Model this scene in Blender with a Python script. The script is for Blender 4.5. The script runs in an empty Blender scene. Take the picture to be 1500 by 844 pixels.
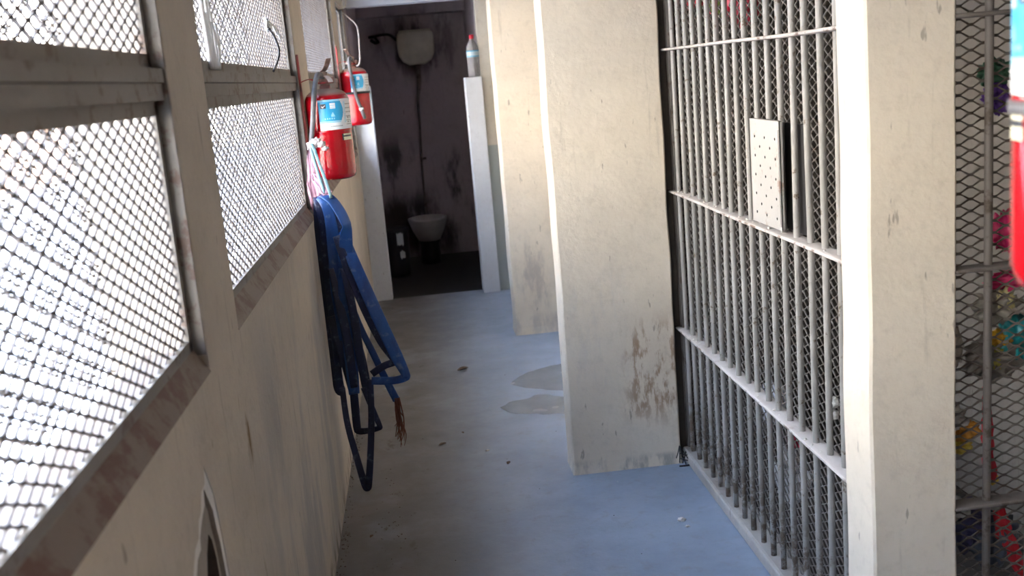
import bpy, bmesh, math, random
from mathutils import Vector, Matrix, noise
random.seed(7)
C = bpy.context.scene.collection
PI = math.pi
# ------------------------------------------------------------------ node helpers
class NT:
    def __init__(s, name):
        s.m = bpy.data.materials.new(name); s.m.use_nodes = True
        s.t = s.m.node_tree; s.n = s.t.nodes; s.b = s.n['Principled BSDF']
        s.tc = s.n.new('ShaderNodeTexCoord'); s.co = s.tc.outputs['Object']
    def link(s, a, b): s.t.links.new(a, b)
    def setin(s, sock, v):
        if hasattr(v, 'links'): s.link(v, sock)
        elif isinstance(v, (tuple, list)) and len(v) == 3 and sock.type == 'RGBA': sock.default_value = (*v, 1)
        else: sock.default_value = v
    def mapping(s, sc, loc=(0, 0, 0)):
        n = s.n.new('ShaderNodeMapping'); n.inputs['Scale'].default_value = sc; n.inputs['Location'].default_value = loc
        s.link(s.co, n.inputs['Vector']); return n.outputs[0]
    def noise(s, scale, detail=4, rough=.6, vec=None):
        n = s.n.new('ShaderNodeTexNoise'); n.inputs['Scale'].default_value = scale
        n.inputs['Detail'].default_value = detail; n.inputs['Roughness'].default_value = rough
        s.link(vec or s.co, n.inputs['Vector']); return n.outputs['Fac']
    def ramp(s, f, a, b, lo=0., hi=1.):
        n = s.n.new('ShaderNodeMapRange'); n.interpolation_type = 'SMOOTHSTEP'
        s.setin(n.inputs[0], f)
        for i, v in zip((1, 2, 3, 4), (a, b, lo, hi)): n.inputs[i].default_value = v
        return n.outputs[0]
    def math(s, op, a, b=0.):
        n = s.n.new('ShaderNodeMath'); n.operation = op; s.setin(n.inputs[0], a); s.setin(n.inputs[1], b); return n.outputs[0]
    def mix(s, f, a, b):
        n = s.n.new('ShaderNodeMix'); n.data_type = 'RGBA'
        s.setin(n.inputs[0], f); s.setin(n.inputs[6], a); s.setin(n.inputs[7], b); return n.outputs[2]
    def xyz(s):
        n = s.n.new('ShaderNodeSeparateXYZ'); s.link(s.co, n.inputs[0]); return n.outputs
    def band(s, v, lo, hi, soft):
        return s.math('MULTIPLY', s.ramp(v, lo - soft, lo + soft), s.ramp(v, hi - soft, hi + soft, 1., 0.))
    def bump(s, f, strength=.3, dist=.004):
        n = s.n.new('ShaderNodeBump'); n.inputs['Strength'].default_value = strength; n.inputs['Distance'].default_value = dist
        s.link(f, n.inputs['Height']); s.link(n.outputs[0], s.b.inputs['Normal'])
    def done(s, col, rough=.8, metal=0., spec=None):
        s.setin(s.b.inputs['Base Color'], col); s.setin(s.b.inputs['Roughness'], rough); s.setin(s.b.inputs['Metallic'], metal)
        if spec is not None: s.b.inputs['Specular IOR Level'].default_value = spec
        return s.m

def plaster(name, col, dark, streak=.35, mott=1.0, stain_shade=None, wash=None, dado=None, chips=.5):
    k = NT(name)
    big = k.ramp(k.noise(1.7, 5, .62), .38, .68)
    c = k.mix(k.math('MULTIPLY', big, .55 * mott), col, dark)
    fine = k.ramp(k.noise(22, 6, .7), .48, .72)
    c = k.mix(k.math('MULTIPLY', fine, .25 * mott), c, tuple(x * .75 for x in dark))
    st = k.ramp(k.noise(1, 4, .55, k.mapping((26, 26, 2.2))), .62, .75)
    c = k.mix(k.math('MULTIPLY', st, streak), c, tuple(x * .55 for x in dark))
    sc = k.ramp(k.noise(1, 3, .5, k.mapping((42, 42, 11), (3, 1, 5))), .69, .74)       # small scratches and nicks
    c = k.mix(k.math('MULTIPLY', sc, chips), c, (.12, .095, .07))
    x, y, z = k.xyz()
    for (lo, hi, colr, amt, nsc) in (stain_shade or []):
        m = None
        for v, a, b in ((x, lo[0], hi[0]), (y, lo[1], hi[1]), (z, lo[2], hi[2])):
            bb = k.band(v, a, b, max(.012, (b - a) * .22)); m = bb if m is None else k.math('MULTIPLY', m, bb)
        nz = k.ramp(k.noise(1, 5, .65, k.mapping((nsc, nsc, nsc * .3))), .46, .62)
        c = k.mix(k.math('MULTIPLY', k.math('MULTIPLY', m, nz), amt), c, colr)
    if dado: c = k.mix(k.ramp(z, dado[0] - .004, dado[0] + .004, 1., 0.), c, dado[1])
    b = k.math('ADD', k.noise(45, 5, .65), k.math('MULTIPLY', k.noise(6, 3), .6))
    k.bump(b, .35, .006)
    return k.done(c, .86, 0., .25)

def painted(name, col, rust, rust_amt=.35, dust=(.55, .52, .49), dust_amt=.5, rough=.62, low=None, metal=0., sc=1.):
    k = NT(name)
    n1 = k.noise(14 * sc, 6, .7)
    lo, hi = .62 - .3 * rust_amt, .70 - .25 * rust_amt
    r = k.ramp(n1, lo, hi)
    x, y, z = k.xyz()
    if low:                                   # rust patches are denser on the lowest stretch of the bars
        n2 = k.ramp(k.noise(30, 5, .7), .44, .56)
        pt = k.ramp(z, low - .1, low + .12, 1., 0.)
        r = k.math('MAXIMUM', r, k.math('MULTIPLY', n2, pt))
    c = k.mix(k.math('MULTIPLY', k.ramp(k.noise(4, 4), .35, .7), dust_amt), col, dust)
    c = k.mix(r, c, rust)
    g = k.n.new('ShaderNodeNewGeometry'); s = k.n.new('ShaderNodeSeparateXYZ'); k.link(g.outputs['Normal'], s.inputs[0])
    top = k.math('MULTIPLY', k.ramp(s.outputs[2], .5, .9), k.ramp(k.noise(9, 4), .25, .5, .5, 1.))   # settled dust
    c = k.mix(k.math('MULTIPLY', top, dust_amt + .2), c, dust)
    k.bump(k.noise(120, 3), .3, .002)
    return k.done(c, rough, metal)

def plain(name, col, rough=.5, metal=0., var=.15, sc=12., **kw):
    k = NT(name)
    c = k.mix(k.ramp(k.noise(sc, 4), .3, .7), col, tuple(v * (1 - var) for v in col))
    m = k.done(c, rough, metal)
    for a, b in kw.items(): k.b.inputs[a.replace('_', ' ')].default_value = b
    return m

M = {}
M['cream'] = plaster('cream plaster', (.70, .63, .52), (.56, .50, .41), .3,
    stain_shade=[((.8, 4.1, .22), (1.03, 4.4, .62), (.25, .14, .065), .75, 38), ((.55, 4.1, .3), (.8, 4.4, .9), (.45, .44, .42), .3, 9),
            ((.5, 4.1, -.02), (1.1, 4.4, .05), (.30, .29, .26), .8, 12), ((.5, 6.6, -.02), (1.1, 7.0, .12), (.42, .39, .36), .7, 9),
            ((.6, 6.6, .15), (.8, 7.0, .65), (.36, .33, .30), .7, 9)])
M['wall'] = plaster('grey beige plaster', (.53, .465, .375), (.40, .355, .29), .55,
    stain_shade=[((-.6, 2.45, -.1), (-.3, 4.3, 1.1), (.26, .26, .265), .6, 3.2), ((-.6, 2.285, .9), (-.3, 2.325, 1.02), (.17, .10, .03), 1., 30),
            ((-.6, 2.28, .2), (-.3, 2.34, .92), (.22, .18, .13), .5, 20), ((-.6, .5, -.1), (-.3, 9, .07), (.10, .085, .07), .8, 14), ((-.6, 8.27, .25), (-.3, 8.4, .85), (.03, .025, .02), .95, 20)])  # last entry: dark strip painted for the shade in the partition gap
M['white'] = plaster('white painted plaster', (.72, .755, .81), (.60, .62, .66), .15, .7)
M['dado'] = plaster('cream plaster over grey dado', (.62, .59, .52), (.5, .47, .4), .3, 1., dado=(1.165, (.36, .40, .40)))
M['wcwall'] = plaster('stained and shaded washroom plaster', (.50, .44, .475), (.36, .31, .34), .2, 1.2,
    stain_shade=[((-.6, 9, .0), (1, 11, .62), (.03, .025, .025), .9, 3), ((-.35, 10, .55), (.0, 11, 1.15), (.075, .07, .075), .9, 6),  # first entry paints the shade low on the washroom walls
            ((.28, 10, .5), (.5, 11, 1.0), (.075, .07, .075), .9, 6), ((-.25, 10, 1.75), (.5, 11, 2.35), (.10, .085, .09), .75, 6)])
M['ceil'] = plaster('ceiling plaster', (.36, .335, .30), (.28, .26, .235), .1)
M['chip'] = plaster('chipped light plaster', (.74, .71, .66), (.6, .56, .5), .1)
M['mortar'] = plaster('bare mortar', (.33, .29, .24), (.22, .19, .16), .3, 1.5)
M['cavity'] = plaster('dark brick cavity', (.09, .065, .05), (.05, .04, .03), .1)

def floor_mat():
    k = NT('worn concrete floor')
    x, y, z = k.xyz()
    c = k.mix(k.ramp(k.noise(1.3, 6, .65), .35, .68), (.34, .405, .50), (.25, .305, .385))
    c = k.mix(k.math('MULTIPLY', k.ramp(k.noise(16, 6, .72), .5, .72), .35), c, (.25, .23, .21))
    wall_shade = k.math('MULTIPLY', k.ramp(x, -.2, .40, 1., 0.), k.ramp(k.noise(3, 4), .2, .5, .6, 1.))
    c = k.mix(k.math('MULTIPLY', wall_shade, .85), c, (.12, .103, .085))          # shade below the window wall painted in as a brown ramp
    st = k.math('MULTIPLY', k.ramp(k.noise(1, 6, .7, k.mapping((9, 5, 1))), .60, .68), k.ramp(x, -.25, .0, 1., .12))
    c = k.mix(k.math('MULTIPLY', st, .85), c, (.075, .055, .04))
    wh = k.ramp(k.noise(1, 4, .6, k.mapping((16, 5, 1), (4, 2, 0))), .70, .76)
    c = k.mix(k.math('MULTIPLY', wh, .5), c, (.62, .64, .66))
    k.bump(k.math('ADD', k.noise(30, 5), k.math('MULTIPLY', k.noise(4, 3), .8)), .25, .005)
    return k.done(c, k.ramp(k.noise(5, 4), .3, .7, .42, .62), 0., .5)
M['floor'] = floor_mat()
M['celldark'] = plaster('shade dark cell plaster', (.07, .062, .055), (.04, .036, .032), .3)  # near-black colour stands in for the unlit inside of the cell
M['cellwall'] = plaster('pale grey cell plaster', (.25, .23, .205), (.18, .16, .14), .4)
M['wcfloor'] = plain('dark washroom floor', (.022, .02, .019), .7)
M['bar'] = painted('grey painted steel bars', (.25, .243, .23), (.12, .09, .065), .12, dust_amt=.3, low=.2, rough=.5, sc=2.)
M['rail'] = painted('dusty steel flat bar', (.44, .41, .39), (.17, .115, .085), .3, dust=(.62, .575, .54), dust_amt=.65)
M['cellmesh'] = painted('dusty expanded metal', (.12, .113, .103), (.08, .06, .045), .25, dust=(.27, .25, .23), dust_amt=.3)
M['darkmesh'] = painted('dark expanded metal', (.10, .085, .07), (.05, .035, .025), .4, dust=(.2, .18, .15), dust_amt=.3)
M['darkbar'] = painted('dark steel bar', (.09, .078, .07), (.05, .035, .025), .3, dust=(.17, .15, .135), dust_amt=.35)
M['winmesh'] = painted('window expanded metal', (.11, .095, .085), (.08, .055, .04), .35, dust=(.2, .17, .15), dust_amt=.25)
M['frame'] = painted('rusty window angle', (.17, .155, .135), (.12, .08, .06), .3, dust=(.22, .20, .18), dust_amt=.5)
M['sill'] = painted('rust stained sill', (.17, .135, .11), (.12, .06, .045), .45, dust=(.20, .17, .145), dust_amt=.4, sc=.45)
M['plate'] = painted('pale zinc plate', (.40, .40, .38), (.28, .22, .18), .12, dust_amt=.2, rough=.45, metal=.1)
M['black'] = plain('black', (.012, .011, .012), .7)
M['curb'] = plaster('curb concrete', (.46, .43, .39), (.33, .30, .27), .3)
# ------------------------------------------------------------------ mesh helpers
class MB:
    def __init__(s): s.v = []; s.f = []; s.mi = []; s.sm = []
    def add(s, v, f, mi=0, sm=False):
        o = len(s.v); s.v += [tuple(p) for p in v]
        for q in f: s.f.append(tuple(i + o for i in q)); s.mi.append(mi); s.sm.append(sm)
    def box(s, x0, x1, y0, y1, z0, z1, mi=0):
        s.add([(x, y, z) for z in (z0, z1) for y in (y0, y1) for x in (x0, x1)],
              [(0, 2, 3, 1), (4, 5, 7, 6), (0, 1, 5, 4), (2, 6, 7, 3), (0, 4, 6, 2), (1, 3, 7, 5)], mi)
    def lathe(s, prof, n=32, o=(0, 0, 0), mi=0, axis='z', sm=True):
        v = []
        for r, z in prof:
            for i in range(n):
                a = 2 * PI * i / n; p = (r * math.cos(a), r * math.sin(a), z)
                if axis == 'y': p = (p[0], p[2], p[1])
                if axis == 'x': p = (p[2], p[0], p[1])
                v.append((p[0] + o[0], p[1] + o[1], p[2] + o[2]))
        f = []
        for j in range(len(prof) - 1):
            for i in range(n):
                q = (j * n + i, j * n + (i + 1) % n, (j + 1) * n + (i + 1) % n, (j + 1) * n + i)
                f.append(q if axis != 'y' else q[::-1])
        if prof[0][0] > 1e-6: f.append(tuple(range(n))[::-1] if axis != 'y' else tuple(range(n)))
        if prof[-1][0] > 1e-6:
            t = tuple((len(prof) - 1) * n + i for i in range(n)); f.append(t if axis != 'y' else t[::-1])
        s.add(v, f, mi, sm)
    def sweep(s, pts, w, t=None, nrm=None, n=10, mi=0, smooth=6, sm=True):
        """tube (t None) or flat strap (w wide, t thick, nrm = facing direction per point or single)"""
        pts = [Vector(p) for p in pts]
        W = w if isinstance(w, list) else [w] * len(pts)
        N = nrm if isinstance(nrm, list) else [nrm] * len(pts)
        if smooth > 1 and len(pts) > 2:
            P, WW, NN = [], [], []
            for i in range(len(pts) - 1):
                a, b, c, d = pts[max(i - 1, 0)], pts[i], pts[i + 1], pts[min(i + 2, len(pts) - 1)]
                for k in range(smooth):
                    u = k / smooth
                    P.append(.5 * ((2 * b) + (c - a) * u + (2 * a - 5 * b + 4 * c - d) * u * u + (3 * b - a - 3 * c + d) * u ** 3))
                    WW.append(W[i] * (1 - u) + W[i + 1] * u)
                    NN.append(None if N[i] is None else Vector(N[i]) * (1 - u) + Vector(N[i + 1]) * u)
            P.append(pts[-1]); WW.append(W[-1]); NN.append(N[-1]); pts, W, N = P, WW, NN
        v = []; up = None
        for i, p in enumerate(pts):
            d = (pts[min(i + 1, len(pts) - 1)] - pts[max(i - 1, 0)]).normalized()
            if N[i] is not None:
                e = Vector(N[i]); e = (e - d * e.dot(d)).normalized(); sdir = d.cross(e).normalized()
            else:
                if up is None: up = Vector((0, 0, 1)) if abs(d.z) < .9 else Vector((0, 1, 0))
                e = (up - d * up.dot(d)).normalized(); up = e; sdir = d.cross(e).normalized()
            for k in range(n):
                a = 2 * PI * k / n + PI / n
                if t is None: v.append(p + (sdir * math.cos(a) + e * math.sin(a)) * W[i])
                else:
                    ca, sa = math.cos(a), math.sin(a)
                    sq = lambda q: math.copysign(abs(q) ** .5, q)
                    v.append(p + sdir * sq(ca) * W[i] * .5 + e * sq(sa) * t * .5)
        f = []
        for j in range(len(pts) - 1):
            for k in range(n): f.append((j * n + k, j * n + (k + 1) % n, (j + 1) * n + (k + 1) % n, (j + 1) * n + k))
        f.append(tuple(range(n))[::-1]); f.append(tuple((len(pts) - 1) * n + k for k in range(n)))
        s.add(v, f, mi, sm)
    def cyl(s, a, b, r, n=12, mi=0): s.sweep([a, b], r, n=n, mi=mi, smooth=1)
    def prism(s, poly, fn, mi=0):
        """poly of 2D points, fn(u,v,t)->3D for t in 0,1"""
        n = len(poly); v = [fn(*p, 0) for p in poly] + [fn(*p, 1) for p in poly]
        f = [tuple(range(n))[::-1], tuple(range(n, 2 * n))] + [(i, (i + 1) % n, n + (i + 1) % n, n + i) for i in range(n)]
        s.add(v, f, mi)
    def build(s, name, mats, parent=None, bevel=0., loc=None, fix=True):
        me = bpy.data.meshes.new(name); me.from_pydata(s.v, [], s.f)
        for m in (mats if isinstance(mats, list) else [mats]): me.materials.append(m)
        me.polygons.foreach_set('material_index', s.mi); me.polygons.foreach_set('use_smooth', s.sm)
        if fix:
            b = bmesh.new(); b.from_mesh(me); bmesh.ops.recalc_face_normals(b, faces=b.faces); b.to_mesh(me); b.free()
        me.update()
        o = bpy.data.objects.new(name, me); C.objects.link(o)
        if parent: o.parent = parent
        if loc: o.location = loc
        if bevel:
            d = o.modifiers.new('bevel', 'BEVEL'); d.width = bevel; d.segments = 2; d.limit_method = 'ANGLE'
        return o

def tag(o, label, cat, group=None, kind=None):
    o['label'] = label; o['category'] = cat
    if group: o['group'] = group
    if kind: o['kind'] = kind
    return o
def thing(name, label, cat, loc=(0, 0, 0), group=None):
    o = bpy.data.objects.new(name, None); o.empty_display_size = .05; C.objects.link(o); o.location = loc
    return tag(o, label, cat, group)
def struct(o): o['kind'] = 'structure'; return o

def expanded(fn, u0, u1, v0, v1, LW, SW, tw, dp, tilt=.5, bond=.16, seed=1):
    """expanded metal sheet: rows of zigzag strands that meet at the bonds.  fn(u, v, d) -> world"""
    m = MB(); rnd = random.Random(seed); h = SW / 2; k = 0; v = v0 + h / 2
    offs = [0, bond, .5, .5 + bond]
    while v < v1 - h * .3:
        us, hs = [], []
        u = u0 - LW * rnd.choice([0.0]); j = 0
        while u < u1:
            base = u0 + (j // 4) * LW; uu = base + offs[j % 4] * LW; hi = (j % 4) in (0, 1)
            us.append(min(uu, u1)); hs.append(1 if hi else -1); u = uu; j += 1
        sgn = 1 if k % 2 else -1
        vv = []; ff = []
        for a, q in zip(us, hs):
            c = v + sgn * q * (h / 2 - tw * .3)
            for (dv, dd) in ((-tw / 2, -dp / 2), (tw / 2, -dp / 2 ), (tw / 2 , dp / 2), (-tw / 2, dp / 2)):
                vv.append(fn(a, c + dv + dd * tilt * sgn * q, dd))
        for i in range(len(us) - 1):
            for e in range(4): ff.append((i * 4 + e, i * 4 + (e + 1) % 4, i * 4 + 4 + (e + 1) % 4, i * 4 + 4 + e))
        ff.append((3, 2, 1, 0)); nn = (len(us) - 1) * 4; ff.append((nn, nn + 1, nn + 2, nn + 3))
        m.add(vv, ff); v += h; k += 1
    return m

# ------------------------------------------------------------------ the setting
XL = -.43                                     # corridor face of the window wall
def boolean(o, cutters):
    for c in cutters:
        d = o.modifiers.new('cut', 'BOOLEAN'); d.operation = 'DIFFERENCE'; d.solver = 'EXACT'; d.object = c
    dg = bpy.context.evaluated_depsgraph_get(); dg.update()
    me = bpy.data.meshes.new_from_object(o.evaluated_get(dg)); o.modifiers.clear(); o.data = me
    for c in cutters: bpy.data.objects.remove(c, do_unlink=True)

WIN = [(-.15, 2.01), (2.36, 4.37), (4.85, 7.0), (7.5, 8.32)]
b = MB(); b.box(-.62, XL, -2.5, 10.6, 0, 2.75)
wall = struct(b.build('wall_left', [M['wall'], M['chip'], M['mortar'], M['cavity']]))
cut = []
def cutter(mb): o = mb.build('cutter', M['wall']); cut.append(o)
for y0, y1 in WIN:
    c = MB(); c.box(-.8, -.2, y0, y1, 1.19, 2.28); cutter(c)
H1 = [(1.845, 1.062), (1.832, 1.03), (1.80, 1.028), (1.775, 1.0), (1.752, .995), (1.735, .97), (1.70, .965), (1.655, .93), (1.63, .86), (1.64, .74), (1.70, .64), (1.80, .60),
      (1.90, .65), (1.935, .75), (1.925, .83), (1.915, .90), (1.905, .94), (1.895, .985), (1.872, 1.02)]
def shrink(P, cy, cz, s, jit, seed):
    r = random.Random(seed); return [(cy + (a - cy) * s + r.uniform(-jit, jit), cz + (q - cz) * s + r.uniform(-jit, jit)) for a, q in P]
def holecut(P, depth):
    c = MB(); c.prism(P, lambda y, z, t: (XL - depth if t == 0 else XL + .05, y, z)); cutter(c)
holecut(H1, .003)
H2 = shrink(H1, 1.79, .80, .84, .006, 3); holecut(H2, .012)
H3 = [(1.855, .925), (1.825, .90), (1.80, .86), (1.76, .80), (1.75, .73), (1.79, .68), (1.86, .70), (1.895, .78), (1.89, .86), (1.875, .905)]; holecut(H3, .14)
boolean(wall, cut)
for p in wall.data.polygons:
    c = p.center
    if 1.6 < c.y < 1.95 and .58 < c.z < 1.08 and c.x < XL - .001:
        p.material_index = 1 if c.x > XL - .005 else (2 if c.x > XL - .016 else 3)
b = MB(); b.box(-.18, 2.4, -2.5, 8.45, -.12, 0); b.box(-.62, -.18, -2.5, 8.45, -.12, 0); b.box(2.4, 2.9, -2.5, 8.45, -.12, 0)
struct(b.build('floor', M['floor']))
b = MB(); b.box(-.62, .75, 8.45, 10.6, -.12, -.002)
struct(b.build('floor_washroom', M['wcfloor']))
b = MB(); b.box(-.62, 2.9, -2.5, 10.6, 2.62, 2.75)
struct(b.build('ceiling', M['ceil']))
b = MB(); b.box(-.45, .78, 10.45, 10.6, 0, 2.62)
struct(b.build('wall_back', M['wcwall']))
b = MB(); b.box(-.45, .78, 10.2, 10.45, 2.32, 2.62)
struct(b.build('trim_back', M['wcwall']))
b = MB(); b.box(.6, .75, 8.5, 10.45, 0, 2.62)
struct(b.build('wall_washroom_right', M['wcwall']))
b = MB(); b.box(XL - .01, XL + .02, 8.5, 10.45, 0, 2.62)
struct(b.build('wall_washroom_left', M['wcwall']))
b = MB(); b.box(XL - .02, .62, 8.45, 8.62, 2.3, 2.65)
struct(b.build('trim_lintel', M['white']))
b = MB(); b.box(.575, 1.2, 8.35, 8.5, 0, 2.65)
struct(b.build('wall_end', M['dado']))
b = MB(); b.box(1.06, 1.2, 4.4, 8.5, 0, 2.65)
struct(b.build('wall_right', M['cream']))
b = MB(); b.box(.445, .578, 8.3, 8.5, 0, 1.7)
struct(b.build('partition_right', M['white'], bevel=.006))
b = MB(); b.box(XL - .01, -.285, 8.4, 8.52, 0, 1.7)
struct(b.build('partition_left', M['white'], bevel=.006))
def column(x0, x1, y0, y1, seed, name='column', z1=2.65, mat='cream'):
    # plastered column with slightly wavy arrises and a ragged foot
    r = random.Random(seed); m = MB(); n = 60; V = []; F = []
    for j in range(n + 1):
        z = z1 * j / n; q = .006 * noise.noise(Vector((seed, z * 3, 0))) ; w = .005 * noise.noise(Vector((seed + 9, z * 4, 0)))
        ex = .012 * max(0, 1 - z / .05) if z < .05 else 0
        cs = [(x0 + q - ex * .4, y0 - ex), (x1 + w + ex * .3, y0 - ex), (x1 + w + ex * .3, y1), (x0 + q - ex * .4, y1)]
        ch = .006; ring = []
        for i, (x, y) in enumerate(cs):
            px, py = cs[i - 1]; nx, ny = cs[(i + 1) % 4]
            for tx, ty in ((px, py), (nx, ny)):
                d = math.hypot(tx - x, ty - y); ring.append((x + (tx - x) / d * ch, y + (ty - y) / d * ch, z))
        V += ring
    for j in range(n):
        for i in range(8): F.append((j * 8 + i, j * 8 + (i + 1) % 8, j * 8 + 8 + (i + 1) % 8, j * 8 + 8 + i))
    m.add(V, F)
    return struct(m.build(name, M[mat]))
column(.543, 1.012, 4.25, 4.42, 3)
column(.555, 1.1, 6.8, 7.03, 5)
column(.995, 1.203, 2.27, 2.43, 8)
column(.775, 1.02, .72, 1.18, 12)
# cell behind the bars
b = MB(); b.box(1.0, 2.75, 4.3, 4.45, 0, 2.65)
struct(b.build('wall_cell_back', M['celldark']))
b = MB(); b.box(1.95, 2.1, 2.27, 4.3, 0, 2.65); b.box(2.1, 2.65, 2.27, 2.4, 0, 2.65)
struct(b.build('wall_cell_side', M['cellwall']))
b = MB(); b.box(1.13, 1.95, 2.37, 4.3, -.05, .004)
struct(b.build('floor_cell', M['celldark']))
b = MB(); b.box(2.62, 2.75, -2.5, 4.4, 0, 2.65)
struct(b.build('wall_cell_right', M['wall']))
b = MB(); b.box(-.62, 2.75, -2.6, -2.5, 0, 2.65)
struct(b.build('wall_rear_block', M['wall']))  # unseen wall added to keep out light from behind the camera
b = MB(); b.box(1.03, 1.13, 2.43, 4.3, 0, .055)
struct(b.build('trim_curb', M['curb'], bevel=.01))
b = MB(); b.box(1.2, 1.95, 2.27, 2.37, 0, .06)
struct(b.build('trim_cell_curb', M['curb'], bevel=.01))

# windows: structure, with two expanded-metal screens in an angle-iron frame
XM = -.462
for i, (y0, y1) in enumerate(WIN):
    w = struct(bpy.data.objects.new('window_%d' % (i + 1), None)); C.objects.link(w); w.location = (XM, y0, 1.19)
    def wb(mb, nm, mt):
        mb.v = [(a - XM, bb - y0, c - 1.19) for a, bb, c in mb.v]
        return mb.build(nm, mt, w, fix=('screen' not in nm))
    f = MB(); t = .026
    for z0, z1 in ((1.232, 1.705), (1.762, 2.28)):
        f.box(XM - .004, XM + .007, y0, y0 + t, z0, z1); f.box(XM - .004, XM + .007, y1 - t, y1, z0, z1)
        f.box(XM - .004, XM + .007, y0, y1, z0, z0 + t); f.box(XM - .004, XM + .007, y0, y1, z1 - t, z1)
    for ya in (y0, y1 - .005): f.box(XM - .004, XL - .0015, ya, ya + .005, 1.225, 2.28)
    wb(f, 'frame', M['frame'])
    f = MB(); f.box(XM - .02, XM + .022, y0, y1, 1.705, 1.735); f.box(XM - .02, XM + .026, y0, y1, 1.737, 1.762)
    wb(f, 'transom', M['frame'])
    f = MB(); f.add([(-.55, y0, 1.19), (XL + .002, y0, 1.19), (XM + .007, y0, 1.236), (-.55, y0, 1.234),
                     (-.55, y1, 1.19), (XL + .002, y1, 1.19), (XM + .007, y1, 1.236), (-.55, y1, 1.234)],
                    [(0, 1, 2, 3), (7, 6, 5, 4), (1, 5, 6, 2), (2, 6, 7, 3), (0, 4, 5, 1), (0, 3, 7, 4)])
    wb(f, 'sill', M['sill'])
    for z0, z1 in ((1.24, 1.70), (1.765, 2.275)):
        e = expanded(lambda u, v, d: (XM - .002 + d, u, v), y0 + .005, y1 - .005, z0, z1, .060, .0255, .0043, .0035, .2, seed=i)
        wb(e, 'screen', M['winmesh'])
        e = expanded(lambda u, v, d: (-.606 + d, u, v), y0 - .01, y1 + .01, z0 - .03, z1 + .015, .060, .0255, .0034, .0035, .2, seed=i)
        wb(e, 'outer_screen', M['darkmesh'])

# ------------------------------------------------------------------ barred front along the corridor
RZ = (1.742, 1.170, .588)
g = thing('cell_grille', 'long row of grey steel bars with a pale hatch plate beside the cream column', 'bars', (1.06, 3.36, .06))
def gp(mb, nm, mt, par=None, bevel=0., fix=True):
    mb.v = [(x - 1.06, y - 3.36, z - .06) for x, y, z in mb.v]
    return mb.build(nm, mt, par or g, bevel, fix=fix)
rnd = random.Random(4)
for k in range(18):
    y = 4.229 - .1024 * k
    m = MB(); pts = [(1.06 + rnd.uniform(-.002, .002), y + rnd.uniform(-.003, .003), z) for z in (.05, .58, 1.17, 1.74, 2.63)]
    m.sweep(pts, .0095, n=12, smooth=4); gp(m, 'bar', M['bar'])
for z in RZ:
    m = MB(); pts = [(1.058, y, z + rnd.uniform(-.002, .002)) for y in (2.44, 2.9, 3.4, 3.9, 4.3)]
    m.sweep(pts, .058, .011, (0, 0, 1), n=12, smooth=4)
    gp(m, 'cross_rail', M['rail'])
m = MB(); m.box(1.05, 1.075, 4.262, 4.3, .06, 2.62); gp(m, 'jamb_plate', M['cellmesh'])
e = expanded(lambda u, v, d: (1.088 + d, u, v), 2.44, 4.3, .07, 2.61, .058, .028, .0026, .004, .3, seed=9)
gp(e, 'wire_mesh', M['cellmesh'], fix=False)
# hatch plate: folded pale sheet with rows of punched holes and a black sheet put in for the recess's shade
y0, y1, z0, z1 = 2.945, 3.21, 1.19, 1.505
m = MB(); m.box(1.034, 1.037, y0, y1, z0, z1); m.box(1.034, 1.046, y1 - .003, y1, z0, z1); m.box(1.034, 1.043, y0, y0 + .003, z0, z1)
m.box(1.0335, 1.048, y0, y1, z1 - .003, z1); m.box(1.0335, 1.048, y0, y1, z0, z0 + .003)
m.box(1.0315, 1.034, y0 + .006, y0 + .022, z0 + .01, z1 - .025)
hp = gp(m, 'hatch_plate', M['plate'])
m = MB()
for r in range(9):
    for c_ in range(3 if r % 2 == 0 else 2):
        yy = y1 - .045 - c_ * .09 - (0 if r % 2 == 0 else .045); zz = z1 - .052 - r * .029
        m.lathe([(.0042, 0), (.0042, .0012)], 10, (1.0332, yy, zz), axis='x')
ho = gp(m, 'punched_hole', M['black'], hp); ho['kind'] = 'stuff'
m = MB(); m.box(1.074, 1.082, y0 - .085, y1 - .02, z0 - .005, z1 - .01); gp(m, 'hatch_recess_shade', M['black'])
# knots of white plastic tied on the mesh near the pillar
def blob(name, loc, r, mat, seed, amp=.45, sub=3, sc=(1, 1, 1), freq=2.2, parent=None):
    bm = bmesh.new(); bmesh.ops.create_icosphere(bm, subdivisions=sub, radius=1)
    for v in bm.verts:
        n = v.co.normalized(); q = 1 + amp * noise.noise(n * freq + Vector((seed * 3.1, seed, 0))) + amp * .5 * noise.noise(n * freq * 2.7 + Vector((0, seed * 1.7, 4)))
        v.co = Vector((n.x * q * r * sc[0], n.y * q * r * sc[1], n.z * q * r * sc[2]))
    me = bpy.data.meshes.new(name); bm.to_mesh(me); bm.free(); me.materials.append(mat)
    me.polygons.foreach_set('use_smooth', [True] * len(me.polygons))
    o = bpy.data.objects.new(name, me); C.objects.link(o); o.location = loc
    if parent: o.parent = parent
    return o
M['wplastic'] = plain('white plastic film', (.82, .82, .80), .4)
tag(blob('plastic_knot', (1.077, 2.70, .742), .016, M['wplastic'], 3), 'upper of two white plastic knots tied on the bars beside the bright pillar', 'plastic knot', 'white plastic knots on the bars')
tag(blob('plastic_knot', (1.077, 2.702, .707), .015, M['wplastic'], 6), 'lower of two white plastic knots tied on the bars beside the bright pillar', 'plastic knot', 'white plastic knots on the bars')
m = MB()
for k in range(26):
    y = rnd.uniform(2.6, 4.2); zz = rnd.choice(RZ[1:]) + .006; r = rnd.uniform(.002, .0055)
    m.lathe([(0, 0), (r, r * .3), (r * .7, r), (0, r * 1.2)], 6, (1.058 + rnd.uniform(-.022, -.012), y, zz))
o = m.build('dust_crumbs', M['chip']); tag(o, 'grey crumbs of dirt lying along the cross rails of the bars', 'dirt', kind='stuff')

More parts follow.
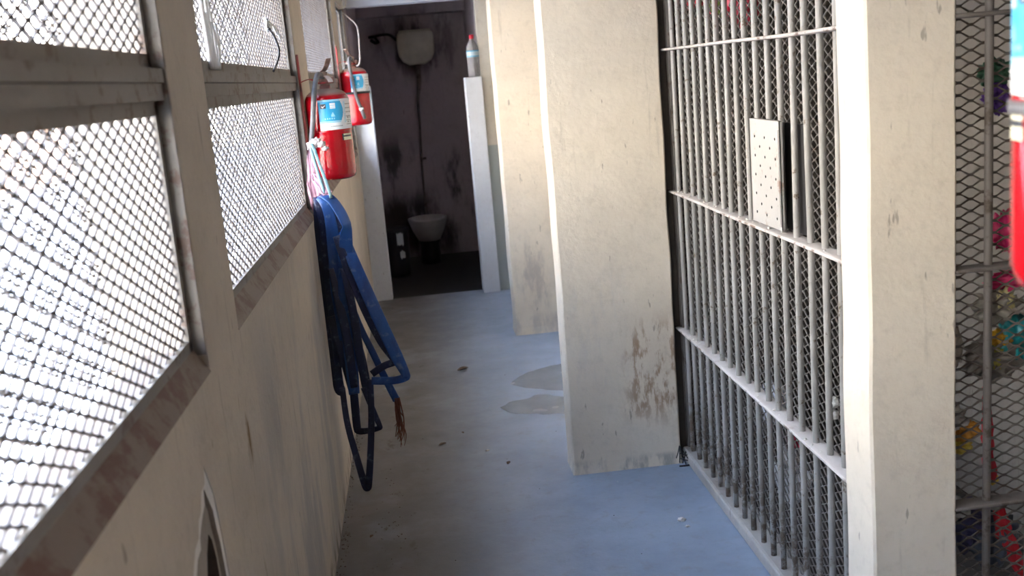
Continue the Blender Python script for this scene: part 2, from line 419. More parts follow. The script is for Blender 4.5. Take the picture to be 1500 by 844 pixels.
# grille facing the camera, right of the pillar
g2 = thing('gate_grille', 'dark cell mesh with thick bars right of the bright pillar', 'bars', (1.8, 2.31, .06))
def g2p(mb, nm, mt, fix=True):
    mb.v = [(x - 1.8, y - 2.31, z - .06) for x, y, z in mb.v]; return mb.build(nm, mt, g2, fix=fix)
for k in range(7):
    x = 1.293 + .108 * k
    m = MB(); m.sweep([(x, 2.30, .05), (x + .001, 2.30, 1.2), (x, 2.30, 2.63)], .0098, n=12, smooth=4); g2p(m, 'bar', M['darkbar'])
for z in RZ:
    m = MB(); m.sweep([(1.2, 2.30, z), (1.6, 2.30, z + .002), (1.95, 2.30, z)], .055, .011, (0, 0, 1), n=12); g2p(m, 'cross_rail', M['darkbar'])
e = expanded(lambda u, v, d: (u, 2.322 + d, v), 1.2, 1.95, .07, 2.61, .058, .028, .0036, .004, .3, seed=5)
g2p(e, 'wire_mesh', M['darkmesh'], fix=False)

# ------------------------------------------------------------------ fire extinguishers
def red_mat():
    k = NT('glossy red enamel')
    c = k.mix(k.ramp(k.noise(8, 4), .35, .7), (.36, .004, .010), (.28, .003, .008))
    g_ = k.n.new('ShaderNodeNewGeometry'); s = k.n.new('ShaderNodeSeparateXYZ'); k.link(g_.outputs['Normal'], s.inputs[0])
    d = k.math('MULTIPLY', k.ramp(s.outputs[2], .45, .85), k.ramp(k.noise(16, 4), .2, .55, .55, 1.))
    c = k.mix(d, c, (.27, .20, .165))                                   # dust lying on the shoulder
    return k.done(c, k.ramp(d, 0, 1, .13, .8), 0.)
M['red'] = red_mat()
M['redflat'] = painted('chipped red paint', (.36, .03, .03), (.16, .06, .05), .5, dust=(.35, .25, .22), dust_amt=.4)
M['valve'] = painted('dusty valve metal', (.25, .12, .10), (.16, .10, .07), .5, dust=(.36, .31, .28), dust_amt=.7)
M['hose'] = plain('grey rubber hose', (.14, .135, .14), .5, var=.35)
M['cyan'] = plain('cyan label print', (.03, .36, .62), .35, var=.1)
M['lblwhite'] = plain('white label paper', (.80, .83, .84), .4, var=.06)
M['lblgrey'] = plain('grey label print', (.33, .35, .34), .4)
M['lblyel'] = plain('yellowed sticker', (.72, .68, .48), .4)
M['navy'] = plain('dark label print', (.01, .014, .03), .4)
M['lblcy2'] = plain('pale cyan print', (.35, .68, .83), .4)
RB = .09
def ext(loc, la, span, hose, nozzle_tip, label, lever_dir, band=None, flip=False, sticker=None):
    t = thing('fire_extinguisher', label, 'fire extinguisher', loc, 'red wall extinguishers')
    m = MB(); pr = [(0, .004), (.05, .004), (.066, 0), (RB - .006, .008), (RB, .025)]
    pr += [(RB, z) for z in (.06, .12, .18, .193)] + [(RB + .0012, .196), (RB + .0012, .199), (RB, .202), (RB, .26), (RB, .318)]
    for a in range(1, 9):
        q = a / 9 * PI / 2; pr.append((.022 + (RB - .022) * math.cos(q), .318 + .05 * math.sin(q)))
    pr += [(.022, .368), (.022, .38), (0, .38)]
    m.lathe(pr, 48); m.build('cylinder', M['red'], t)
    # valve head with gauge
    m = MB(); m.lathe([(.019, .379), (.019, .395), (.024, .397), (.024, .408), (.015, .41), (.015, .435), (0, .437)], 16)
    v = m.build('valve', M['valve'], t)
    dx, dy = lever_dir; L = Vector((dx, dy, 0)).normalized(); S = Vector((-L.y, L.x, 0))
    m = MB(); gc = Vector((0, 0, .402)) + S * .024
    m.cyl(gc, gc + S * .012, .015, 16); m.build('gauge', M['valve'], v)
    for nm, pp in (('carry_handle', [(-.012, .412), (.03, .418), (.075, .405), (.10, .39)]), ('squeeze_lever', [(-.03, .435), (.02, .443), (.065, .462), (.10, .485)])):
        m = MB(); m.sweep([L * a + Vector((0, 0, z)) for a, z in pp], .022, .004, (0, 0, 1), n=10); m.build(nm, M['valve'], t)
    m = MB(); pn = [Vector(p) for p in hose]; m.sweep([Vector((0, 0, .41)) + (pn[0] - Vector((0, 0, .41))) * .15] + pn, .0105, n=12, smooth=8)
    h = m.build('hose', M['hose'], t)
    m = MB(); a, bb = pn[-1], Vector(nozzle_tip); m.sweep([a, a + (bb - a) * .3, bb], [.0125, .012, .009], n=12, smooth=1); m.build('nozzle', M['hose'], h)
    m = MB(); d = (bb - a).normalized(); m.cyl(a - d * .006, a + d * .008, .0145, 14); m.build('nozzle_ring', M['lblwhite'], h)
    # wrap-round label: printed areas as faces of a curved sheet
    NU, NV = 84, 60; r = RB + .0009; z0, z1 = .203, .324
    m = MB(); V = [(r * math.cos(la + span * (2 * i / NU - 1)), r * math.sin(la + span * (2 * i / NU - 1)), z0 + (z1 - z0) * j / NV) for j in range(NV + 1) for i in range(NU + 1)]
    for j in range(NV):
        for i in range(NU):
            u, w = (i + .5) / NU, (j + .5) / NV
            if flip: u = 1 - u
            bl = .47 + .08 * math.sin((w - .25) * 4.2)
            mi = 1
            if w > .93: mi = 3 if u < bl else 1
            elif w > .3 and u < bl: mi = 0
            elif .24 < w <= .3 and u < bl: mi = 3
            if w < .24 and u < .55 and (.10 < w < .14 and .2 < u < .5 and i % 3): mi = 2
            if .05 < u < .17 and .72 < w < .86:
                mi = 4
                if abs((w - .755) - abs(u - .098) * (1.1 if u > .098 else 1.4)) < .017 and .07 < u < .155: mi = 1
            if .25 < u < .37 and .70 < w < .88 and (.30 - u) ** 2 < .1: mi = 1 if (j % 4 or w > .86) else 3
            if .26 < u < .34 and .44 < w < .6 and (w - .44) < .16 - abs(u - .30) * 3.2: mi = 3
            if .12 < u < .36 and .35 < w < .40 and (i // 2) % 2: mi = 3
            if .62 < u < .95 and .1 < w < .88 and (j // 2) % 4 == 0 and (i * 7 + j * 3) % 5: mi = 2
            if .66 < u < .9 and .2 < w < .5 and (j // 5) % 2 == 0 and (i // 4) % 3 != 0: mi = 2
            if .56 < u < .62 and .2 < w < .9: mi = 3 if j % 2 else 1
            q = j * (NU + 1) + i; m.f.append((q, q + 1, q + NU + 2, q + NU + 1)); m.mi.append(mi); m.sm.append(True)
    m.v = V; lb = m.build('label', [M['cyan'], M['lblwhite'], M['lblgrey'], M['lblcy2'], M['navy']], t)
    if sticker:
        sa, sw = sticker; m = MB(); V = []
        for j in range(5):
            for i in range(9): a = sa + sw * (i / 4 - 1); V.append((r * math.cos(a), r * math.sin(a), .158 + .026 * j / 4))
        F = [(j * 9 + i, j * 9 + i + 1, j * 9 + i + 10, j * 9 + i + 9) for j in range(4) for i in range(8)]
        m.add(V, F, 0, True)
        for k, q in enumerate(F): m.mi[k] = 1 if (k // 8 == 2 or k % 8 == 0) else 0
        m.build('sticker', [M['lblyel'], M['navy']], t)
    if band:
        z, mt = band; m = MB()
        m.lathe([(RB + .0012, z - .007), (RB + .004, z - .007), (RB + .004, z + .007), (RB + .0012, z + .007)], 48)
        m.build('band', mt, t)
    return t
# label faces away from the wall
ext((-.333, 4.45, 1.335), math.radians(-50), math.radians(60), [(-.02, -.055, .425), (-.036, -.105, .365), (-.058, -.10, .237), (-.078, -.085, .14)], (-.082, -.082, .095),
    'nearer of the two red extinguishers on the left wall, above the hanging blue hose', (.35, -1), sticker=(math.radians(-38), .3))
ext((-.337, 7.06, 1.455), math.radians(-52), math.radians(52), [(-.012, -.06, .43), (-.015, -.105, .37), (.005, -.105, .19), (.03, -.1, .105)], (.044, -.098, .04),
    'farther red extinguisher on the left wall with a black band round its middle', (-.35, -1), band=(.207, M['black']), sticker=(math.radians(10), .25))
ext((.690, 1.0, 1.435), math.radians(146), math.radians(40), [(.03, -.055, .425), (.05, -.105, .365), (.05, -.105, .237), (.05, -.095, .14)], (.05, -.09, .095),
    'blurred red extinguisher cut off by the right edge of the picture', (-.4, 1), band=(.19, M['hose']), flip=True, sticker=(math.radians(165), .22))
def bracket(x, y, z, xb, dy, label, side):
    t = thing('wall_bracket', label, 'bracket', (x, y, z), 'red extinguisher brackets')
    m = MB(); m.box(-.004, .004, -.014, .014, -.44, .13); m.build('back_strip', M['redflat'], t)
    m = MB(); s = 1 if xb > x else -1
    m.sweep([(0, 0, .02), (s * .04, 0, .03), (xb - x - s * .024, dy * .7, .012)], .016, .004, (0, 0, 1), n=8); m.build('arm', M['redflat'], t)
    m = MB(); m.lathe([(.0225, -.004), (.027, -.004), (.027, .004), (.0225, .004)], 20, (xb - x, dy, .012)); m.build('collar', M['redflat'], t)
    return t
bracket(-.426, 4.395, 1.715, -.333, .055, 'red steel strip on the left wall holding the nearer extinguisher', 1)
bracket(-.426, 6.99, 1.835, -.337, .07, 'red steel strip on the left wall holding the farther extinguisher', 1)
bracket(.771, 1.0, 1.815, .690, 0, 'red bracket behind the blurred extinguisher at the right edge', -1)

# ------------------------------------------------------------------ blue hose bundle and its ties
def blue_mat(name, a, bcol, rough):
    k = NT(name); c = k.mix(k.ramp(k.noise(1, 4, .6, k.mapping((14, 14, 5))), .32, .7), a, bcol)
    c = k.mix(k.math('MULTIPLY', k.ramp(k.noise(40, 4), .55, .75), .35), c, (.22, .27, .33))
    k.bump(k.noise(1, 3, .5, k.mapping((60, 60, 12))), .25, .003)
    return k.done(c, rough)
M['blue'] = blue_mat('blue hose', (.014, .075, .25), (.008, .033, .14), .36)
M['blue2'] = blue_mat('faded navy hose', (.009, .016, .06), (.005, .009, .034), .42)
M['fray'] = plain('frayed brown fibre', (.11, .035, .018), .9)
hb = thing('fire_hose', 'bundle of flat blue hose hanging in loops from the left wall', 'hose', (-.36, 4.28, 1.30))
def hp_(name, pts, w, mt, t=.007, nrm=(0.15, -1, .1), smooth=8):
    m = MB(); m.sweep(pts, w, t, nrm, n=12, smooth=smooth); m.v = [(x + .36, y - 4.28, z - 1.30) for x, y, z in m.v]
    return m.build(name, mt, hb)
hp_('strand', [(-.395, 4.27, 1.285), (-.382, 4.235, 1.26), (-.366, 4.24, 1.168), (-.37, 4.245, 1.03), (-.374, 4.25, .89), (-.376, 4.25, .748), (-.38, 4.25, .58)], [.045, .06, .075, .08, .075, .07, .06], M['blue2'])
hp_('folded_strand', [(-.385, 4.26, 1.285), (-.362, 4.224, 1.288), (-.337, 4.212, 1.268), (-.312, 4.20, 1.225), (-.296, 4.192, 1.185), (-.292, 4.19, 1.165), (-.299, 4.196, 1.13), (-.312, 4.203, 1.03), (-.325, 4.208, .90), (-.334, 4.212, .76), (-.338, 4.218, .62), (-.342, 4.22, .47)],
    [.03, .045, .05, .052, .05, .044, .05, .062, .066, .06, .055, .045], M['blue'], nrm=[(.3, -.6, .7), (.4, -.6, .7), (.5, -.6, .6), (.6, -.7, .5), (.7, -.7, .3), (.7, -.8, .0), (.3, -1, 0), (.1, -1, 0), (0, -1, 0), (0, -1, 0), (.2, -1, 0), (.3, -1, 0)])
hp_('strand', [(-.392, 4.25, 1.285), (-.372, 4.225, 1.262), (-.356, 4.222, 1.20), (-.355, 4.222, 1.05), (-.358, 4.222, .9), (-.352, 4.226, .70)], [.03, .036, .045, .055, .06, .05], M['blue'])
hp_('strand', [(-.37, 4.255, 1.27), (-.335, 4.238, 1.20), (-.322, 4.234, 1.12), (-.322, 4.234, 1.0), (-.328, 4.236, .8)], [.04, .062, .064, .06, .05], M['blue2'])
hp_('looped_strand', [(-.318, 4.235, 1.14), (-.300, 4.215, 1.08), (-.274, 4.18, 1.0), (-.225, 4.15, .853), (-.178, 4.15, .708), (-.150, 4.15, .625), (-.124, 4.148, .553), (-.128, 4.15, .537), (-.178, 4.155, .528), (-.262, 4.16, .535)],
    [.04, .045, .05, .052, .052, .05, .036, .034, .032, .032], M['blue'], nrm=(.25, -1, .15))
hp_('looped_strand', [(-.338, 4.2, 1.13), (-.305, 4.19, .99), (-.252, 4.185, .816), (-.205, 4.182, .69), (-.163, 4.18, .612), (-.160, 4.176, .600), (-.207, 4.172, .588), (-.259, 4.17, .560)],
    [.03, .036, .04, .04, .034, .03, .03, .03], M['blue2'], nrm=(.2, -1, .1))
hp_('strand', [(-.405, 4.3, 1.28), (-.415, 4.3, 1.084), (-.415, 4.3, .885), (-.412, 4.3, .683), (-.408, 4.295, .49), (-.39, 4.29, .468)], [.03, .042, .05, .05, .045, .04], M['blue2'])
hp_('strand', [(-.375, 4.215, 1.0), (-.364, 4.21, .90), (-.350, 4.205, .79), (-.341, 4.205, .66), (-.338, 4.21, .50)], [.02, .032, .036, .036, .03], M['blue2'])
hp_('strand', [(-.325, 4.195, 1.0), (-.312, 4.19, .9), (-.303, 4.19, .76), (-.298, 4.195, .61), (-.292, 4.2, .50)], [.025, .034, .034, .034, .03], M['blue2'])
hp_('strand', [(-.40, 4.235, .80), (-.385, 4.23, .70), (-.366, 4.228, .60), (-.352, 4.225, .50), (-.348, 4.225, .47)], [.03, .032, .032, .03, .028], M['blue2'])
hp_('strand', [(-.333, 4.24, .80), (-.313, 4.235, .73), (-.294, 4.23, .62), (-.283, 4.225, .49)], [.02, .026, .028, .026], M['blue2'])
hp_('low_loop', [(-.388, 4.225, .50), (-.384, 4.22, .35), (-.362, 4.215, .198), (-.345, 4.21, .10), (-.334, 4.207, .066), (-.324, 4.205, .09), (-.303, 4.2, .213), (-.282, 4.2, .374), (-.270, 4.2, .53)],
    [.024, .026, .028, .030, .034, .030, .028, .027, .026], M['blue2'], nrm=(.1, -1, .1))
hp_('back_loop', [(-.347, 4.285, .52), (-.35, 4.285, .4), (-.352, 4.285, .31), (-.345, 4.283, .29), (-.31, 4.28, .288), (-.262, 4.28, .294), (-.258, 4.28, .305), (-.274, 4.277, .362), (-.305, 4.27, .48)],
    [.035, .035, .034, .03, .026, .022, .022, .024, .026], M['blue2'])
ge = hp_('end_strand', [(-.31, 4.262, .82), (-.284, 4.255, .724), (-.252, 4.25, .634), (-.216, 4.25, .527), (-.175, 4.25, .415)], [.022, .026, .028, .03, .032], M['blue'])
m = MB(); rr = random.Random(2)
for k in range(16):
    x = -.175 + rr.uniform(-.014, .014); yy = 4.25 + rr.uniform(-.004, .004); L = rr.uniform(.10, .21)
    m.sweep([(x, yy, .425), (x + rr.uniform(-.008, .012), yy, .415 - L * .4), (x + rr.uniform(-.014, .014), yy, .415 - L * .75), (x + rr.uniform(-.012, .01) * 1.2 - .004, yy, .415 - L)], [.0035, .003, .0026, .001], n=6, smooth=4)
m.v = [(x + .36, y - 4.28, z - 1.30) for x, y, z in m.v]; fr = m.build('frayed_end', M['fray'], ge); fr['label'] = 'brown frayed fibre end'
M['cord'] = plain('pale cyan cord', (.22, .38, .42), .6, var=.35, sc=60)
m = MB(); m.sweep([(-.404, 4.285, 1.50), (-.39, 4.262, 1.475), (-.378, 4.245, 1.429), (-.357, 4.22, 1.354), (-.343, 4.206, 1.296), (-.345, 4.225, 1.275)], .012, .006, (.3, -1, .2), n=10)
m.sweep([(-.404, 4.292, 1.50), (-.40, 4.275, 1.45), (-.385, 4.255, 1.38), (-.37, 4.235, 1.31), (-.37, 4.24, 1.275)], .007, n=8)
tag(m.build('tie_cord', M['cord']), 'pale cyan cord tying the blue hose up to the left wall', 'cord')
M['pink'] = plain('pink cloth', (.58, .33, .41), .85, var=.25, sc=30)
M['ragw'] = plain('dirty white cloth', (.60, .545, .53), .85, var=.3, sc=30)
def crinkle(mb, pts, w, seed, n=14, fold=.012):
    P = [Vector(p) for p in pts]; V = []; m_ = 18
    for i in range(m_ + 1):
        u = i / m_ * (len(P) - 1); a = int(min(u, len(P) - 1.001)); q = P[a].lerp(P[a + 1], u - a); ww = w[a] * (1 - u + a) + w[a + 1] * (u - a)
        for j in range(n + 1):
            s = j / n - .5; d = fold * noise.noise(Vector((s * 6 + seed, u * 1.1, seed))) * 2 + .006 * noise.noise(Vector((s * 15, u * 4, seed)))
            V.append((q.x + s * ww + .006 * noise.noise(Vector((u * 3, s, seed + 2))), q.y - abs(d) - .002, q.z + .01 * noise.noise(Vector((s * 4, seed, u)))))
    off = [(x, y + .0025, z) for x, y, z in V]; k = n + 1
    F = [(i * k + j, i * k + j + 1, (i + 1) * k + j + 1, (i + 1) * k + j) for i in range(m_) for j in range(n)]
    T = len(V); B = [tuple(x + T for x in q[::-1]) for q in F]
    mb.add(V + off, F + B, 0, True)
m = MB(); crinkle(m, [(-.405, 4.30, 1.49), (-.412, 4.30, 1.40), (-.414, 4.305, 1.32), (-.414, 4.305, 1.25), (-.413, 4.31, 1.205)], [.02, .034, .046, .042, .02], 3, fold=.008)
crinkle(m, [(-.402, 4.27, 1.375), (-.385, 4.255, 1.345), (-.362, 4.235, 1.305), (-.352, 4.232, 1.285)], [.03, .046, .046, .02], 8, fold=.008)
tag(m.build('pink_rag', M['pink']), 'faded pink rag knotted round the top of the blue hose', 'rag')
kn = thing('white_rag', 'dirty white rag knotted on the red strip above the blue hose', 'rag', (-.39, 4.29, 1.49))
for q, (p, r, s) in enumerate([((-.008, .0, .0), .016, 1), ((.012, -.008, .012), .014, 4), ((.03, -.012, .0), .012, 7), ((.042, -.014, -.018), .009, 9)]):
    blob('knot' if q < 2 else 'rag_tail', p, r, M['ragw'], s, .6, 3, (1.3, .9, 1), parent=kn)

# ------------------------------------------------------------------ wires and cords on the window wall
M['wire'] = plain('black cable', (.015, .014, .014), .5)
m = MB(); m.sweep([(-.440, 3.705, 1.917), (-.438, 3.828, 1.89), (-.436, 3.888, 1.853), (-.437, 3.826, 1.814), (-.440, 3.688, 1.775)], .0042, n=8)
tag(m.build('black_cable', M['wire']), 'short curved black cable hooked on the second window screen', 'cable')
m = MB(); crinkle(m, [(-.448, 3.70, 1.95), (-.447, 3.72, 1.925), (-.447, 3.74, 1.905)], [.012, .016, .008], 5, 8, .004)
for k in range(9):
    a = rnd.uniform(-.03, .4); m.sweep([(-.447, 3.70, 1.92), (-.444, 3.70 + a * .5, 1.945 - abs(a) * .03), (-.445, 3.70 + a, 1.935 - abs(a) * .12 + rnd.uniform(-.03, .015))], .0035, n=6)
tag(m.build('plastic_scrap', M['wplastic']), 'white torn plastic scrap caught on the second window screen', 'plastic scrap')
m = MB()
for k in range(7):
    y = 2.62 + rnd.uniform(-.05, .06); m.sweep([(-.449, y, 1.77), (-.4475, y + rnd.uniform(-.03, .03), 1.83), (-.449, y + rnd.uniform(-.04, .04), 1.88 + rnd.uniform(-.03, .06))], .006, n=6)
tag(m.build('plastic_strips', M['wplastic']), 'bunch of white plastic strips stuck low on the second window upper screen', 'plastic strips')
m = MB(); m.sweep([(-.33, 7.45, 2.61), (-.345, 7.45, 2.36), (-.352, 7.45, 2.30), (-.378, 7.45, 2.265), (-.380, 7.45, 2.23), (-.362, 7.45, 2.24), (-.348, 7.45, 2.30)], .0065, n=8)
tag(m.build('hanging_cord', M['wplastic']), 'white cord looping down from the ceiling at the end of the windows', 'cord')
m = MB(); m.sweep([(-.432, 8.36, 2.26), (-.40, 8.36, 2.23), (-.335, 8.36, 2.15), (-.332, 8.36, 2.02), (-.340, 8.36, 1.90), (-.36, 8.37, 1.86), (-.432, 8.39, 1.86)], .006, n=8)
tag(m.build('grey_chain', M['ragw']), 'pale cord hanging on the left wall behind the farther extinguisher', 'cord')

# ------------------------------------------------------------------ washroom
M['cistern'] = plain('aged plastic', (.66, .64, .54), .5, var=.25, sc=5)
M['porcelain'] = plain('dirty porcelain', (.62, .6, .58), .3, var=.2, sc=6)
M['can'] = plain('dark bin plastic and pedestal shade', (.02, .018, .022), .5)
M['pipe'] = painted('grimy pipe', (.13, .105, .105), (.07, .05, .045), .4, dust=(.2, .17, .165), dust_amt=.2)
t = thing('cistern', 'high boxy toilet cistern on the dark back wall', 'cistern', (.118, 10.33, 1.86))
def rbox(name, mat, par, w0, w1, d, h, rc, nz=14, loc=(0, 0, 0), topr=.03):
    m = MB(); V = []; n = 40
    for j in range(nz + 1):
        u = j / nz; z = h * u; w = w0 + (w1 - w0) * min(1, u * 2.2) ** .7; e = 0
        if u < .12: e = (1 - u / .12) ** 2 * .05
        if u > .92: e = ((u - .92) / .08) ** 2 * topr
        for i in range(n):
            a = 2 * PI * i / n; c, s = math.cos(a), math.sin(a); p = .45
            V.append((math.copysign(abs(c) ** p, c) * (w / 2 - e), math.copysign(abs(s) ** p, s) * (d / 2 - e * .5), z))
    F = [(j * n + i, j * n + (i + 1) % n, (j + 1) * n + (i + 1) % n, (j + 1) * n + i) for j in range(nz) for i in range(n)]
    F += [tuple(range(n))[::-1], tuple(nz * n + i for i in range(n))]
    m.add(V, F, 0, True); return m.build(name, mat, par, loc=loc)
m = MB(); cu = [(-.075, .0), (.075, .0), (.135, .035), (.168, .09), (.176, .16), (.176, .255), (.163, .295), (.13, .312), (-.13, .312), (-.163, .295), (-.176, .255), (-.176, .16), (-.168, .09), (-.135, .035)]
V = []; N = len(cu)
for yy, sc_ in ((.10, 1.0), (-.06, 1.0), (-.085, .97), (-.095, .90), (-.098, .5)):
    V += [(x * sc_, yy, .16 + (z - .16) * sc_) for x, z in cu]
F = [(j * N + i, j * N + (i + 1) % N, (j + 1) * N + (i + 1) % N, (j + 1) * N + i) for j in range(4) for i in range(N)] + [tuple(range(N)), tuple(4 * N + i for i in range(N))]
m.add(V, F, 0, True); m.build('tank', M['cistern'], t)
m = MB(); m.box(-.15, .15, -.07, .09, .306, .322); m.build('lid', M['cistern'], t, bevel=.006)
m = MB(); m.lathe([(.03, -.03), (.034, -.02), (.03, .0), (.02, .01)], 16); m.build('outlet', M['pipe'], t)
m = MB(); m.sweep([(.118, 10.36, 1.845), (.116, 10.37, 1.7), (.09, 10.40, 1.52), (.085, 10.425, 1.3), (.068, 10.425, .95), (.06, 10.425, .46), (.062, 10.285, .40)], [.026, .024, .017, .011, .010, .010, .010], n=12)
m.cyl((.068, 10.41, .96), (.115, 10.41, .965), .012)
tag(m.build('flush_pipe', M['pipe']), 'thin dark flush pipe running down the back wall to the toilet', 'pipe')
m = MB(); m.sweep([(-.06, 10.33, 2.10), (-.12, 10.36, 2.155), (-.2, 10.37, 2.16), (-.26, 10.38, 2.15), (-.32, 10.38, 2.145)], .012, n=10)
m.cyl((-.26, 10.38, 2.145), (-.235, 10.38, 2.10), .012); m.sweep([(-.30, 10.37, 2.12), (-.26, 10.36, 2.09), (-.22, 10.36, 2.10)], .014, n=8); m.cyl((-.29, 10.38, 2.15), (-.29, 10.45, 2.15), .012)
tag(m.build('supply_pipe', M['black']), 'black supply pipe with a tap left of the cistern', 'pipe')
t = thing('toilet', 'pale round toilet bowl in the dark washroom', 'toilet', (.065, 10.05, -.002))
m = MB(); V = []; n = 40
prof = [(.10, .14, 0, .02), (.095, .13, .08, .02), (.085, .12, .17, .02), (.105, .14, .22, 0), (.15, .19, .31, 0), (.178, .225, .39, 0), (.186, .24, .415, 0), (.186, .24, .43, 0), (.15, .20, .432, 0), (.135, .18, .40, 0), (.09, .12, .28, 0), (.04, .05, .22, 0)]
for a, bb, z, dy in prof[3:]:
    for i in range(n): q = 2 * PI * i / n; V.append((a * math.cos(q), bb * math.sin(q) + dy, z))
F = [(j * n + i, j * n + (i + 1) % n, (j + 1) * n + (i + 1) % n, (j + 1) * n + i) for j in range(len(prof) - 4) for i in range(n)] + [tuple(range(n))[::-1], tuple((len(prof) - 4) * n + i for i in range(n))]
m.add(V, F, 0, True); m.build('bowl', M['porcelain'], t)
m = MB(); V = [(a * math.cos(2 * PI * i / n), bb * math.sin(2 * PI * i / n) + dy, z) for a, bb, z, dy in prof[:4] for i in range(n)]
m.add(V, [(j * n + i, j * n + (i + 1) % n, (j + 1) * n + (i + 1) % n, (j + 1) * n + i) for j in range(3) for i in range(n)] + [tuple(range(n))[::-1], tuple(3 * n + i for i in range(n))], 0, True)
m.build('pedestal', M['can'], t)['label'] = 'pedestal coloured black for shade'  # black colour puts the dark of the washroom onto the pedestal
t = thing('waste_drum', 'dark drum with torn white labels in the washroom left corner', 'drum', (-.245, 9.5, -.002))
m = MB(); m.lathe([(.10, 0), (.115, .02), (.12, .2), (.125, .40), (.132, .41), (.132, .43), (.12, .435), (.115, .40), (.105, .1), (0, .09)], 32); m.build('body', M['can'], t)
for (a0, a1, z0, z1, sd) in ((-1.45, -.95, .29, .40, 1), (-1.3, -.9, .17, .235, 2)):
    m = MB(); V = []; rr = random.Random(sd); NN = 10
    for j in range(5):
        for i in range(NN + 1): a = a0 + (a1 - a0) * i / NN; zz = z0 + (z1 - z0) * j / 4 + (rr.uniform(-.01, .01) if j in (0, 4) else 0); rd = .1225 + .005 * (zz / .4); V.append((rd * math.cos(a), rd * math.sin(a), zz))
    m.add(V, [(j * (NN + 1) + i, j * (NN + 1) + i + 1, (j + 1) * (NN + 1) + i + 1, (j + 1) * (NN + 1) + i) for j in range(4) for i in range(NN)], 0, True)
    m.build('torn_label', M['lblwhite'], t)
# plastic bottle on the right partition
def pet():
    k = NT('clear bottle plastic'); m = k.done((.93, .95, .97), .12); k.b.inputs['Transmission Weight'].default_value = .8; k.b.inputs['IOR'].default_value = 1.25; return m
M['pet'] = pet()
M['lblpale'] = plain('pale bottle label', (.55, .68, .76), .4)
M['capred'] = plain('red cap', (.62, .02, .06), .4)
t = thing('water_bottle', 'clear plastic bottle with red cap standing on the white partition', 'bottle', (.527, 8.37, 1.7))
m = MB(); m.lathe([(.0, .004), (.03, .0), (.044, .008), (.048, .025), (.046, .06), (.048, .075), (.046, .10), (.048, .12), (.048, .205), (.045, .225), (.032, .255), (.016, .278), (.0135, .29), (.0135, .30), (0, .30)], 32); m.build('body', M['pet'], t)
m = MB(); m.lathe([(.0485, .150), (.0492, .152), (.0492, .198), (.0485, .20)], 32); m.lathe([(.0494, .152), (.0497, .153), (.0497, .158), (.0494, .159)], 32, mi=1); m.lathe([(.0494, .192), (.0497, .193), (.0497, .199), (.0494, .2)], 32, mi=1)
m.build('label', [M['lblpale'], M['cyan']], t)
m = MB(); m.lathe([(.0165, .288), (.0175, .29), (.0175, .316), (.015, .32), (0, .32)], 20); m.build('cap', M['capred'], t)

# ------------------------------------------------------------------ floor litter and wet patches
def wet():
    k = NT('wet concrete'); c = k.mix(k.ramp(k.noise(7, 4), .35, .65), (.235, .26, .285), (.19, .21, .235)); return k.done(c, k.ramp(k.noise(4, 2), .3, .7, .12, .3), 0., .5)
M['wet'] = wet()
def puddle(poly, label):
    P = [Vector((x, y, 0)) for x, y in poly]; ring = []; n = len(P)
    for i in range(n):
        for k in range(6):
            q = P[i].lerp(P[(i + 1) % n], k / 6); q += Vector((noise.noise(q * 16), noise.noise(q * 16 + Vector((5, 5, 5))), 0)) * .022; ring.append(q)
    c = sum(P, Vector()) / n; m = MB(); N = len(ring)
    V = [(q.x, q.y, .0006) for q in ring] + [(c.x + (q.x - c.x) * .93, c.y + (q.y - c.y) * .93, .0022) for q in ring] + [(c.x, c.y, .0024)]
    F = [(i, (i + 1) % N, N + (i + 1) % N, N + i) for i in range(N)] + [(N + i, N + (i + 1) % N, 2 * N) for i in range(N)]
    m.add(V, F, 0, True); tag(m.build('puddle', M['wet']), label, 'puddle', 'puddles by the column')
puddle([(.40, 5.70), (.478, 5.85), (.58, 5.93), (.70, 5.99), (.84, 6.03), (.95, 5.8), (.86, 5.46), (.675, 5.455), (.56, 5.53), (.465, 5.60)], 'farther of two puddles on the floor left of the big column')
puddle([(.305, 5.28), (.37, 5.37), (.461, 5.40), (.54, 5.45), (.66, 5.36), (.80, 5.36), (.84, 5.10), (.63, 5.07), (.5, 5.11), (.388, 5.15)], 'nearer of two puddles on the floor left of the big column')
M['leafm'] = plain('dry leaf', (.10, .065, .04), .8)
def leaf(x, y, s, rot, label, mat='leafm', nm='dry_leaf', cat='leaf'):
    m = MB(); V = []; K = 9
    for i in range(K):
        u = i / (K - 1); w = math.sin(PI * u) ** .8 * .3 * s
        for q in (-1, 0, 1): V.append((u * s - s / 2, q * w, .002 + (.12 * s if q else 0) * math.sin(PI * u) + .1 * s * u * u))
    V2 = [(a, b_, c + .0012) for a, b_, c in V]
    F = [(i * 3 + j, i * 3 + j + 1, i * 3 + j + 4, i * 3 + j + 3) for i in range(K - 1) for j in range(2)]
    m.add(V2 + V, F + [tuple(k + 3 * K for k in q[::-1]) for q in F], 0, True)
    o = m.build(nm, M[mat], loc=(x, y, 0)); o.rotation_euler.z = rot; tag(o, label, cat)
leaf(-.005, 4.813, .04, .3, 'small dark dry leaf lying mid floor right of the blue hose end')
leaf(.28, 4.47, .03, 1.2, 'tiny dark leaf on the pale floor left of the big column')
leaf(.16, 6.1, .07, .2, 'dark dry leaf on the far floor before the washroom')
leaf(.10, 4.95, .02, 2., 'tiny dark crumb of leaf on the floor beyond the curled leaf')
leaf(-.31, 3.855, .022, 1., 'dark pebble-like leaf on the brown floor beside the left wall')
def scrap(x, y, s, label, seed):
    o = blob('paper_scrap', (x, y, s * .45), s, M['wplastic'], seed, .8, 3, (1.3, 1, .6)); tag(o, label, 'paper scrap')
scrap(.861, 3.67, .011, 'larger white paper scrap on the floor in front of the bars', 2)
